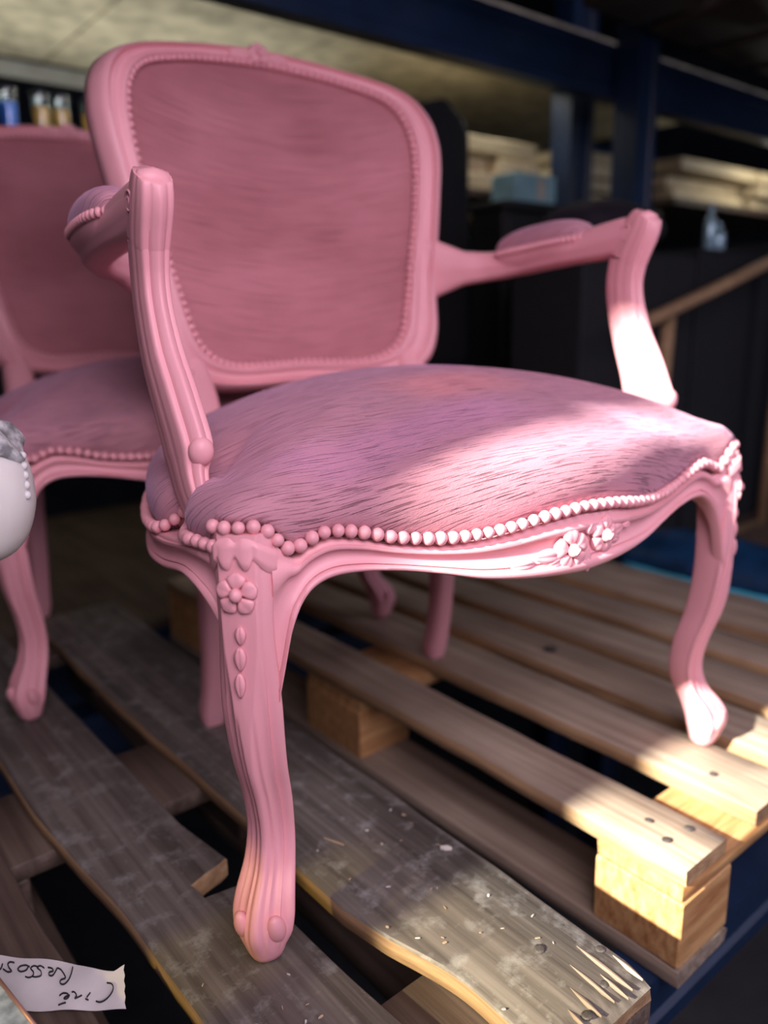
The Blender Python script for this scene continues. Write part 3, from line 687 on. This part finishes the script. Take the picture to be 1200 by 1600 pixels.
chip('wood_chip', -.112, -.190, .013, .006, math.radians(130), CH[0], 'largest pale wood flake on the middle of the nailed grey board', 'wood chip')
for i in range(44):
    if i < 24: v, u = rng.uniform(-.232, -.105), rng.uniform(-.40, -.06)
    else: v, u = rng.uniform(-.385, -.305), rng.uniform(-.36, -.16)
    if math.hypot(v + .33, u + .19) < .03: continue
    chip('wood_chip', v, u, rng.uniform(.002, .0055), rng.uniform(.0008, .0020), rng.uniform(0, 6), CH[i % 2], 'tiny pale wood chip lying on one of the two near grey boards', 'wood chip', 'tiny chips on the near grey boards')

# ------------------------------------------------------------------ steel rack
rack = thing('pallet_rack', 'blue painted steel rack whose beams carry the pallets and the shelf above', 'rack', (0, 0, 0), ANG)
def beam(u0, u1, z0, z1, v0=-1.2, v1=4.2):
    h = min(.035, (z1 - z0) * .3)
    pr_ = [(u0, z0), (u1, z0), (u1, z1), (u0, z1), (u0, z1 - h + .005), (u0 + .006, z1 - h), (u0 + .006, z0 + h), (u0, z0 + h - .005)]
    return loft([[(v, u, z) for u, z in pr_] for v in (v0, v1)])
for (a, b, c, d) in ((-.345, -.295, -.225, -.1445), (.62, .67, -.265, -.1445), (.81, .86, 1.145, 1.285), (-.345, -.295, 1.13, 1.27)):
    obj('beam', beam(a, b, c, d), BLUE, rack, autosmooth=30)
def upright(v, u, z0=-1.55, z1=2.2, w=.10, d=.08):
    pr_ = [(v - w / 2, u - d / 2), (v - w * .3, u - d / 2), (v - w * .25, u - d / 2 + .008), (v + w * .25, u - d / 2 + .008), (v + w * .3, u - d / 2), (v + w / 2, u - d / 2), (v + w / 2, u + d / 2), (v - w / 2, u + d / 2)]
    return loft([[(a, b, z) for a, b in pr_] for z in (z0, z1)])
obj('upright', upright(1.575, .765, z1=1.33), BLUE, rack, autosmooth=30)
obj('upright', upright(-1.15, .765), BLUE, rack, autosmooth=30)
for k in range(4): obj('deck_panel', box(.90 + k * .42, 1.31 + k * .42, -.40, .69, -.144, -.122, .002), WBROWN, rack, smooth=False)
rack2 = thing('pallet_rack', 'dark rack standing behind the blue one, with a pale chipboard deck overhead', 'rack', (0, 0, 0), ANG)
obj('upright', upright(1.77, 1.14, w=.13), BLUE, rack2, autosmooth=30)
for (a, b, c, d) in ((.93, .98, -.265, -.1445), (2.05, 2.10, -.265, -.1445), (2.10, 2.15, 1.37, 1.42)): obj('beam', beam(a, b, c, d), BLUE, rack2, autosmooth=30)
CHIPB = mat_flat('chipboard', (0.47, 0.43, 0.32), .8, 0, .25, 14)
for k in range(6): obj('deck_panel', box(-.9 + k * .62, -.286 + k * .62, .95, 2.12, 1.345, 1.365, .002), CHIPB, rack2, smooth=False)
obj('edge_strip', box(-1.0, 2.8, 2.13, 2.15, 1.29, 1.34, .002), mat_flat('grey_steel', (.30, .31, .30), .5, .2), rack2, smooth=False)
for k in range(7): obj('shelf_board', box(-1.1 + k * .8, -.305 + k * .8, .93, 2.12, -.144, -.122, .002), WBROWN, rack2, smooth=False)
obj('shelf_board', box(.95, 1.69, 1.16, 2.05, .905, .928, .002), WBROWN, rack2, smooth=False); obj('shelf_board', box(2.4, 3.9, 1.12, 2.05, .955, .982, .002), WBROWN, rack2, smooth=False)
obj('shelf_board', box(1.85, 2.38, 1.16, 2.05, .905, .928, .002), WBROWN, rack2, smooth=False)
for v in (.98, 1.66, 1.88, 2.36, 2.43, 3.85): obj('post', box(v - .02, v + .02, 2.0, 2.045, -.1215, .904, .002), BLUE, rack2, smooth=False)
# pallet on the shelf overhead: seen from below
po = thing('pallet', 'brown pallet overhead on the upper shelf seen from below at the top right', 'pallet', (0, 0, 0), ANG, 'wooden pallets on the rack shelf')
for k in range(7): obj('bottom_board', board(.62 + k * .30, .62 + k * .30 + .24, -.36, .70, 1.29, 1.312, .002), WBROWN, po, autosmooth=45)
for k in range(3): obj('stringer_board', cross_board(.6, 2.7, -.36 + k * .45, -.22 + k * .45, 1.313, 1.335), WBROWN, po, autosmooth=45)

# lumber
def plank(v0, v1, u0, u1, z0, z1, label, group):
    o = obj('timber_board', box(v0, v1, u0, u1, z0, z1, .003), LUMBER, smooth=False); hroot(o); tag(o, label, 'board', group); return o
ROW = ['bottom', 'second', 'third', 'top']; CLM = ['left', 'middle', 'right']
for k in range(9):
    r_, c_ = divmod(k, 3); z = .9285 + r_ * .058
    plank(1.08 + c_ * .20 + rng.uniform(-.02, .0), 1.26 + c_ * .20 + rng.uniform(-.01, .01), 1.20 + rng.uniform(-.03, .06), 1.95, z, z + .044 + rng.uniform(0, .012), '%s plank of the %s row in the pale stack left of the dark upright' % (CLM[c_], ['bottom', 'middle', 'top'][r_]), 'planks stacked behind the black chair')
for k in range(4):
    z = .9285 + k * .052
    plank(1.90 + rng.uniform(-.02, .01), 2.30 + rng.uniform(-.02, .02), 1.22 + rng.uniform(-.03, .04), 1.95, z, z + .038 + rng.uniform(0, .01), '%s plank of the short pale stack between the dark and the blue upright' % ROW[k], 'planks stacked between the uprights')
for k in range(6):
    r_, c_ = divmod(k, 2); z = .9825 + r_ * .056
    plank(2.50 + c_ * .65 + rng.uniform(-.03, .0), 3.08 + c_ * .62 + rng.uniform(0, .02), 1.15 + rng.uniform(-.02, .08), 1.95, z, z + .045, '%s plank of the %s row in the pale stack at the right edge' % (['left', 'right'][c_], ['bottom', 'middle', 'top'][r_]), 'planks stacked at the right edge')

# black office chair behind, its back turned to the pink chair
oc = thing('office_chair', 'black padded high back office chair behind the right side of the pink back', 'chair', tuple(hall(.955, 1.06, -.1215)), ANG + math.radians(186))
rings = []
for i in range(22):
    t = i / 21; z = .52 + t * .69; w = .215 * (1 - .38 * t ** 2.2) * (math.sqrt(max(1 - max(0, (t - .90) / .10) ** 2, .02)))
    yb = .02 + .06 * t * t
    rings.append([(w * math.copysign(abs(math.cos(2 * PI * k / 28)) ** .6, math.cos(2 * PI * k / 28)), yb + .045 * math.copysign(abs(math.sin(2 * PI * k / 28)) ** .8, math.sin(2 * PI * k / 28)), z) for k in range(28)])
obj('backrest', loft(rings), BLACKF, oc)
rings = []
for t in np.linspace(-1, 1, 18):
    w = .24 * (1 - abs(t) ** 4) ** .5 + .01
    rings.append([(w * math.cos(2 * PI * k / 24), -.22 + .24 * t, .45 + .05 * math.copysign(abs(math.sin(2 * PI * k / 24)) ** .7, math.sin(2 * PI * k / 24))) for k in range(24)])
obj('seat', loft(rings), BLACKF, oc)
obj('column', sweep([(0, -.2, .08), (0, -.2, .42)], [(.03, .03)] * 2, 16), BLACKP, oc)
for k in range(5):
    a = 2 * PI * k / 5 + .4; obj('base_arm', sweep([(.02 * math.cos(a), -.2 + .02 * math.sin(a), .10), (.24 * math.cos(a), -.2 + .24 * math.sin(a), .065)], [(.025, .02), (.015, .014)], 10, (0, 0, 1)), BLACKP, oc)
    obj('caster', ellipsoid((.24 * math.cos(a), -.2 + .24 * math.sin(a), .0285), np.eye(3), (.028, .028, .028), 12, 8), BLACKP, oc)
# black cartons in front of the uprights
def carton(v, u, w, dp, h, label):
    b = thing('carton', label, 'box', tuple(hall(v, u, -.1215)), ANG, 'black cartons behind the right arm')
    obj('body', box(-w / 2, w / 2, -dp / 2, dp / 2, 0, h, .006), BLACKF, b, smooth=False)
    for sg in (-1, 1): obj('flap', box(-w / 2 + .003, w / 2 - .003, -dp / 2 + .002 if sg < 0 else .002, -.002 if sg < 0 else dp / 2 - .002, h + .0005, h + .006, .001), BLACKF, b, smooth=False)
    obj('tape_strip', box(-w / 2 + .004, w / 2 - .004, -.02, .02, h + .0062, h + .0068), BLACKP, b, smooth=False)
    for sg in (-1, 1): obj('corner_edge', box(sg * (w / 2 - .004) - .004, sg * (w / 2 - .004) + .004, -dp / 2 - .002, -dp / 2 - .0002, .002, h - .004, .0005), BLACKP, b, smooth=False)
carton(1.235, .60, .50, .22, .80, 'left black carton under the cloth bundle behind the right arm')
carton(1.73, .60, .46, .22, .82, 'middle black carton carrying the pale blue bottles behind the scrolled right arm end')
carton(2.26, .60, .56, .22, .86, 'right black carton carrying the jars behind the tan slanting rail')
rings = []
for i in range(14):
    t = i / 13; r_ = math.sin(PI * min(t * .93 + .05, 1)) ** .6
    rings.append([((.22 + .02 * math.sin(5 * a)) * r_ * math.cos(a), (.10 + .008 * math.cos(4 * a)) * r_ * math.sin(a), t * .135) for a in np.linspace(0, 2 * PI, 32, endpoint=False)])
o = obj('cloth_bundle', loft(rings), PURPLE); o.location = hall(1.235, .60, .6855); o.rotation_euler = (0, 0, ANG); tag(o, 'dark aubergine cloth bundle lying on the left black carton behind the right arm', 'bundle')
bx = thing('box', 'small pale blue box with a beige label behind the dark cloth bundle', 'box', tuple(hall(1.39, 1.02, .8665)), ANG)
TEAL = mat_flat('pale_teal_card', (0.22, 0.40, 0.42), .6)
obj('carton', box(-.10, .09, -.05, .05, 0, .082, .004), TEAL, bx, smooth=False); obj('label', box(.0, .028, -.0535, -.0502, 0.012, .07), mat_flat('beige_paper', (.45, .38, .28), .8), bx, smooth=False)
st = thing('cabinet', 'black cabinet under the small pale blue box behind the office chair', 'cabinet', tuple(hall(1.44, 1.03, -.1215)), ANG)
obj('body', box(-.20, .20, -.06, .07, 0.0, .96, .004), BLACKP, st, smooth=False); obj('door', box(-.19, -.005, -.072, -.0605, .02, .95, .003), BLACKP, st, smooth=False); obj('door', box(.005, .19, -.072, -.0605, .02, .95, .003), BLACKP, st, smooth=False); obj('top', box(-.21, .21, -.075, .075, .961, .987, .004), BLACKP, st, smooth=False)
GLB = mat_flat('pale_blue_glazed', (0.30, 0.45, 0.50), .15, .3)
def bottle(name, loc, h, r, mat, label, cat, group):
    prof = [(.0005, 0), (r * .9, 0), (r, .006), (r, h * .55), (r * .85, h * .68), (r * .38, h * .78), (r * .36, h * .95), (r * .42, h * .96), (r * .42, h), (0.0005, h)]
    o = obj(name, loft([[(a * math.cos(2 * PI * k / 20), a * math.sin(2 * PI * k / 20), z) for k in range(20)] for a, z in prof], cap=False), mat, autosmooth=50)
    o.location = loc; tag(o, label, cat, group); return o
bottle('bottle', hall(1.62, .53, .7052), .125, .017, GLB, 'tall pale blue bottle standing on the black carton just above the right arm', 'bottle', 'pale blue bottles')
bottle('bottle', hall(1.67, .53, .7052), .075, .019, GLB, 'short pale blue bottle beside the tall one above the right arm', 'bottle', 'pale blue bottles')
GLT = mat_flat('teal_glass_jar', (0.35, 0.50, 0.52), .12, .3)
bottle('jar', hall(2.06, .53, .7452), .11, .025, GLT, 'left pale blue jar on the black carton at the right edge', 'jar', 'jars at the right edge')
bottle('jar', hall(2.12, .53, .7452), .10, .026, GLT, 'right pale blue jar on the black carton at the right edge', 'jar', 'jars at the right edge')
# tan wooden stand at the right
tan = mat_wood('tan_beech', (.24, .145, .07), (.36, .235, .13))
wf = thing('wooden_stand', 'tan wooden stand with one slanting rail at the right edge', 'stand', (0, 0, 0), ANG)
obj('slanting_rail', sweep([(1.02, .37, .50), (1.40, .36, .60), (1.9, .355, .737)], [(.014, .016)] * 3, 12, (0, 0, 1), 4), tan, wf)
obj('post', sweep([(1.195, .40, -.121), (1.20, .398, .2), (1.215, .396, .535)], [(.022, .012)] * 3, 12, (1, 0, 0), 4), tan, wf)
obj('post', sweep([(1.83, .40, -.121), (1.83, .393, .3), (1.83, .385, .70)], [(.022, .012)] * 3, 12, (1, 0, 0), 4), tan, wf)
obj('foot_rail', sweep([(1.2, .40, -.108), (1.83, .40, -.108)], [(.011, .011)] * 2, 12, (0, 0, 1), 4), tan, wf)
# blue tarpaulin bundle lying beyond the pallet
TARP = mat_flat('blue_tarpaulin', (0.006, 0.035, 0.09), .35, 0, .35, 18, .004); CY = mat_flat('cyan_tarpaulin', (0.06, 0.46, 0.62), .4, 0, .2, 18)
tp = thing('tarpaulin', 'rolled blue tarpaulin with a cyan edge lying beyond the pale pallet', 'tarpaulin', tuple(hall(1.06, .0, -.1215)), ANG)
rings = []
for i in range(30):
    t = i / 29; u = -.38 + .72 * t; rr = .075 * (1 + .10 * math.sin(9 * t + 1))
    rings.append([(.02 * math.sin(4 * t) + 1.25 * rr * math.cos(a), u, .078 + rr * math.sin(a) * (1 + .06 * math.sin(3 * a + 5 * t))) for a in np.linspace(0, 2 * PI, 26, endpoint=False)])
obj('roll', loft(rings), TARP, tp)
rings = []
for i in range(20):
    t = i / 19; u = -.37 + .68 * t
    rings.append([(-.108 + .010 * math.sin(6 * t) + .008 * math.cos(a), u, .062 + .030 * math.sin(a)) for a in np.linspace(0, 2 * PI, 10, endpoint=False)])
obj('edge_strip', loft(rings), CY, tp)

# glasses on the left behind the second chair
sh = thing('wall_shelf', 'dark shelf board behind the second armchair carrying three glasses', 'shelf', (0, 0, 0), ANG)
obj('board', box(-.5, .62, 1.28, 1.52, .905, .93, .002), BLACKP, sh, smooth=False)
for v in (-.45, .57): obj('bracket', box(v - .015, v + .015, 1.30, 1.50, -.12, .904, .002), BLACKP, sh, smooth=False)
AMB = mat_flat('amber_liquid', (0.90, 0.46, 0.10), .3); BLG = mat_flat('blue_liquid', (0.03, 0.20, 0.80), .3); CLR = mat_glass('clear_glass', (0.8, 0.9, 0.95), .05)
for (v, liq, lab) in ((.000, BLG, 'glass tumbler of blue liquid at the left edge above the second armchair'), (.074, AMB, 'left glass tumbler of amber liquid above the second armchair'), (.120, AMB, 'middle glass tumbler of amber liquid touching its neighbour above the second armchair'), (.190, AMB, 'right glass tumbler of amber liquid beside the pink chair back')):
    g = thing('tumbler', lab, 'glass', tuple(hall(v, 1.38, .9305)), 0, 'glasses on the dark shelf'); g.scale = (.72, .72, 1.25)
    prof = [(.0005, 0), (.022, 0), (.024, .004), (.031, .105), (.0295, .105), (.0226, .006), (.0005, .006)]
    obj('glass_body', loft([[(a * math.cos(2 * PI * k / 24), a * math.sin(2 * PI * k / 24), z) for k in range(24)] for a, z in prof], cap=False), CLR, g, autosmooth=50)
    prof = [(.0005, .0065), (.0222, .0065), (.0275, .08), (.0005, .08)]
    obj('liquid', loft([[(a * math.cos(2 * PI * k / 24), a * math.sin(2 * PI * k / 24), z) for k in range(24)] for a, z in prof], cap=False), liq, g, autosmooth=50)

# ------------------------------------------------------------------ near left: frosted globe, label, jar
FROST = bpy.data.materials.new('frosted_glass'); FROST.use_nodes = True
nt = FROST.node_tree; b = nt.nodes['Principled BSDF']
nt.links.new(ramp(nt, noise(nt, coords(nt), 14, 4), [(0.3, (.62, .60, .55)), (0.7, (.76, .75, .68))]), b.inputs['Base Color'])
b.inputs['Roughness'].default_value = .55; b.inputs['Subsurface Weight'].default_value = .5; b.inputs['Subsurface Radius'].default_value = (.02, .02, .015); b.inputs['Subsurface Scale'].default_value = .6
GREYP = mat_flat('grey_plaster', (.40, .41, .40), .55, 0, .6, 90, .004)
gp = CAM + (FW + R2 * (-54 - 600) / F_PX - U2 * (770 - 800) / F_PX) * .62
gl = thing('globe_lamp', 'frosted white glass globe with a grey plaster cap at the left edge of the picture', 'lamp', (float(gp[0]), float(gp[1]), 0.0))
gz = float(gp[2]); prof = [(.0005, -.058), (.016, -.057), (.032, -.050), (.043, -.036), (.0495, -.016), (.0505, .0), (.049, .016), (.044, .030), (.034, .043), (.020, .052), (.0005, .055)]
obj('globe', loft([[(a * math.cos(2 * PI * k / 40), a * math.sin(2 * PI * k / 40), z + gz) for k in range(40)] for a, z in spline([(a, z, 0) for a, z in prof], 40)[:, :2]], cap=False), FROST, gl)
rings = []
for j, (a, z) in enumerate(((.0455, .0275), (.0475, .031), (.0455, .036), (.038, .046), (.025, .056), (.012, .059), (.0005, .060))):
    rings.append([((a + (.0035 * math.sin(7 * th) if 0 < j < 5 else 0)) * math.cos(th), (a + (.0035 * math.sin(7 * th) if 0 < j < 5 else 0)) * math.sin(th), gz + z + (.006 * math.sin(5 * th + 1) if j < 4 else 0)) for th in np.linspace(0, 2 * PI, 60, endpoint=False)])
obj('plaster_cap', loft(rings, cap=False), GREYP, gl)
mbg = MB()
for k in range(5):
    th = math.radians(-42 + 2 * k); z = .028 - .0075 * k; rr = .0468 + .0009 * k
    pdir = unit([RT[0], RT[1], 0]); side = np.cross([0, 0, 1], pdir)
    p = pdir * rr * math.cos(.02 * k) + side * (.004 - .002 * k) + np.array([0, 0, gz + z]); mbg.add(ellipsoid(p, np.eye(3), (.0032, .0032, .0036), 10, 6))
obj('pearl_trim', mbg.get(), FROST, gl)
gu = np.dot(gp, UU); gv = np.dot(gp, VV); wp = hall(-1.25, gu, gz) - np.array([gp[0], gp[1], 0])   # bracket back to the added sun blocker on the left
wd = unit([wp[0], wp[1], 0]); q0 = wd * .035 + np.array([0, 0, gz]); q1 = np.array([wp[0], wp[1], gz]) - wd * .012
obj('bracket_arm', sweep([q0, (q0 + q1) / 2 + np.array([0, 0, .03]), q1], [(.006, .006)] * 3, 12, (0, 0, 1)), NAIL, gl)
obj('wall_plate', sweep([q1, q1 + wd * .008], [(.04, .04)] * 2, 24, (0, 0, 1)), NAIL, gl)

PAPER = mat_flat('masking_tape_paper', (.62, .60, .57), .7, 0, .06, 30, .0006); INK = mat_flat('black_ink', (.008, .008, .009), .6)
def pix(x, y, z=0.0):
    r = FW + R2 * (x - 600) / F_PX - U2 * (y - 800) / F_PX; return CAM + r * (z - CAM[2]) / r[2]
TAPE_Z = .004
tape = thing('paper_label', 'torn white tape label with handwriting lying upside down at the lower left', 'label', tuple(pix(100, 1535, TAPE_Z)))
tc = np.array(tape.location)
TL, TR, BR, BL = (pix(*q, TAPE_Z) - tc for q in ((-30, 1490), (195, 1511), (197, 1577), (-30, 1580)))
def tq(s, t, h=0.0):
    p = (TL * (1 - s) + TR * s) * (1 - t) + (BL * (1 - s) + BR * s) * t
    return p + np.array([0, 0, h + .0035 * sstep(.82, 1, s) * (1 - t) + .0010 * math.sin(s * 17 + t * 4) * .8])
V = []; Fc = []; ns, ntt = 40, 8
for lay in (0, -.0004):
    for i in range(ns + 1):
        for j in range(ntt + 1):
            s = i / ns; t = j / ntt; s2 = s
            if i == ns: s2 = s - .008 * (j % 2)
            V.append(tq(s2, t + (.16 * sstep(.55, .93, s) * (1 - t) if s < .93 else .16 * (1 - t) * (1 - (s - .93) / .07)), lay))
off = (ns + 1) * (ntt + 1)
for i in range(ns):
    for j in range(ntt):
        a = i * (ntt + 1) + j; Fc.append((a, a + 1, a + ntt + 2, a + ntt + 1)); Fc.append((off + a, off + a + ntt + 1, off + a + ntt + 2, off + a + 1))
obj('paper', (V, Fc), PAPER, tape)
# handwriting as pen strokes, in photograph order (it reads upside down)
def pen(strokes):
    mb = MB()
    for S in strokes:
        P = spline([(x, y, 0) for x, y in S], max(6, len(S) * 5))
        Q = []
        for x, y, _ in P: Q.append(pix(x, y, TAPE_Z + .0016) - tc)
        mb.add(sweep(Q, [(.00100, .0004)] * len(Q), 6, (0, 0, 1)))
    return mb.get()
ck = lambda L: [(x / 5.0, 1440 + y / 5.0) for x, y in L]      # coordinates read off an enlargement of the label
STROKES = [ck(L) for L in (
    [(835, 478), (870, 485), (885, 515), (870, 560), (830, 605), (785, 628), (750, 622)],
    [(705, 555), (690, 575), (680, 590)], [(668, 603), (690, 612)],
    [(640, 575), (610, 590), (585, 600), (598, 580), (590, 560), (575, 548), (560, 552)],
    [(545, 575), (515, 585), (500, 600), (520, 602), (538, 585), (525, 562), (490, 560), (465, 578)],
    [(515, 632), (485, 640), (455, 652)],
    [(568, 355), (558, 400), (535, 455), (500, 488), (472, 482), (475, 455), (510, 440), (500, 410), (475, 375), (450, 362)],
    [(445, 365), (430, 395), (410, 420), (385, 418), (385, 395), (415, 385), (405, 365), (375, 358)],
    [(345, 362), (315, 345), (290, 360), (318, 385), (320, 420), (285, 432), (255, 430)],
    [(300, 355), (265, 345), (240, 365), (262, 395), (255, 425), (225, 437), (198, 430)],
    [(230, 352), (200, 340), (155, 350), (140, 375), (165, 390), (205, 378), (218, 355)],
    [(110, 320), (80, 315), (62, 330), (70, 360), (90, 385), (60, 392), (25, 370)], [(20, 330), (10, 360), (-10, 385)])]
obj('handwriting', pen(STROKES), INK, tape)
# clear jar with a coppery rim at the very corner
jar = thing('glass_box', 'clear glass box with a coppery rim at the bottom left corner', 'box', tuple(pix(-10, 1600, .03)))
jc = np.array(jar.location); e_a = pix(-14, 1515, .045) - jc; e_b = pix(62, 1612, .045) - jc
ed = unit(e_b - e_a); pn = np.array([-ed[1], ed[0], 0]); pn = unit(pn); pn = pn if pn @ RT < 0 else -pn
IRI = mat_flat('iridescent_glass', (.42, .50, .50), .12, .25, .35, 90); COP = mat_flat('copper_rim', (.55, .30, .24), .35, .5)
zt = e_a[2]
def prism(a, b, c, d, z0, z1): return [(*(p[:2]), z) for z in (z0, z1) for p in (a, b, c, d)], [(0, 3, 2, 1), (4, 5, 6, 7), (0, 1, 5, 4), (1, 2, 6, 5), (2, 3, 7, 6), (3, 0, 4, 7)]
obj('box_body', prism(e_a, e_b, e_b + pn * .05, e_a + pn * .05, -float(jc[2]), zt - .001), IRI, jar, smooth=False)
obj('rim', sweep([e_a - ed * .02, e_b + ed * .02], [(.0014, .0014)] * 2, 10, (0, 0, 1)), COP, jar)
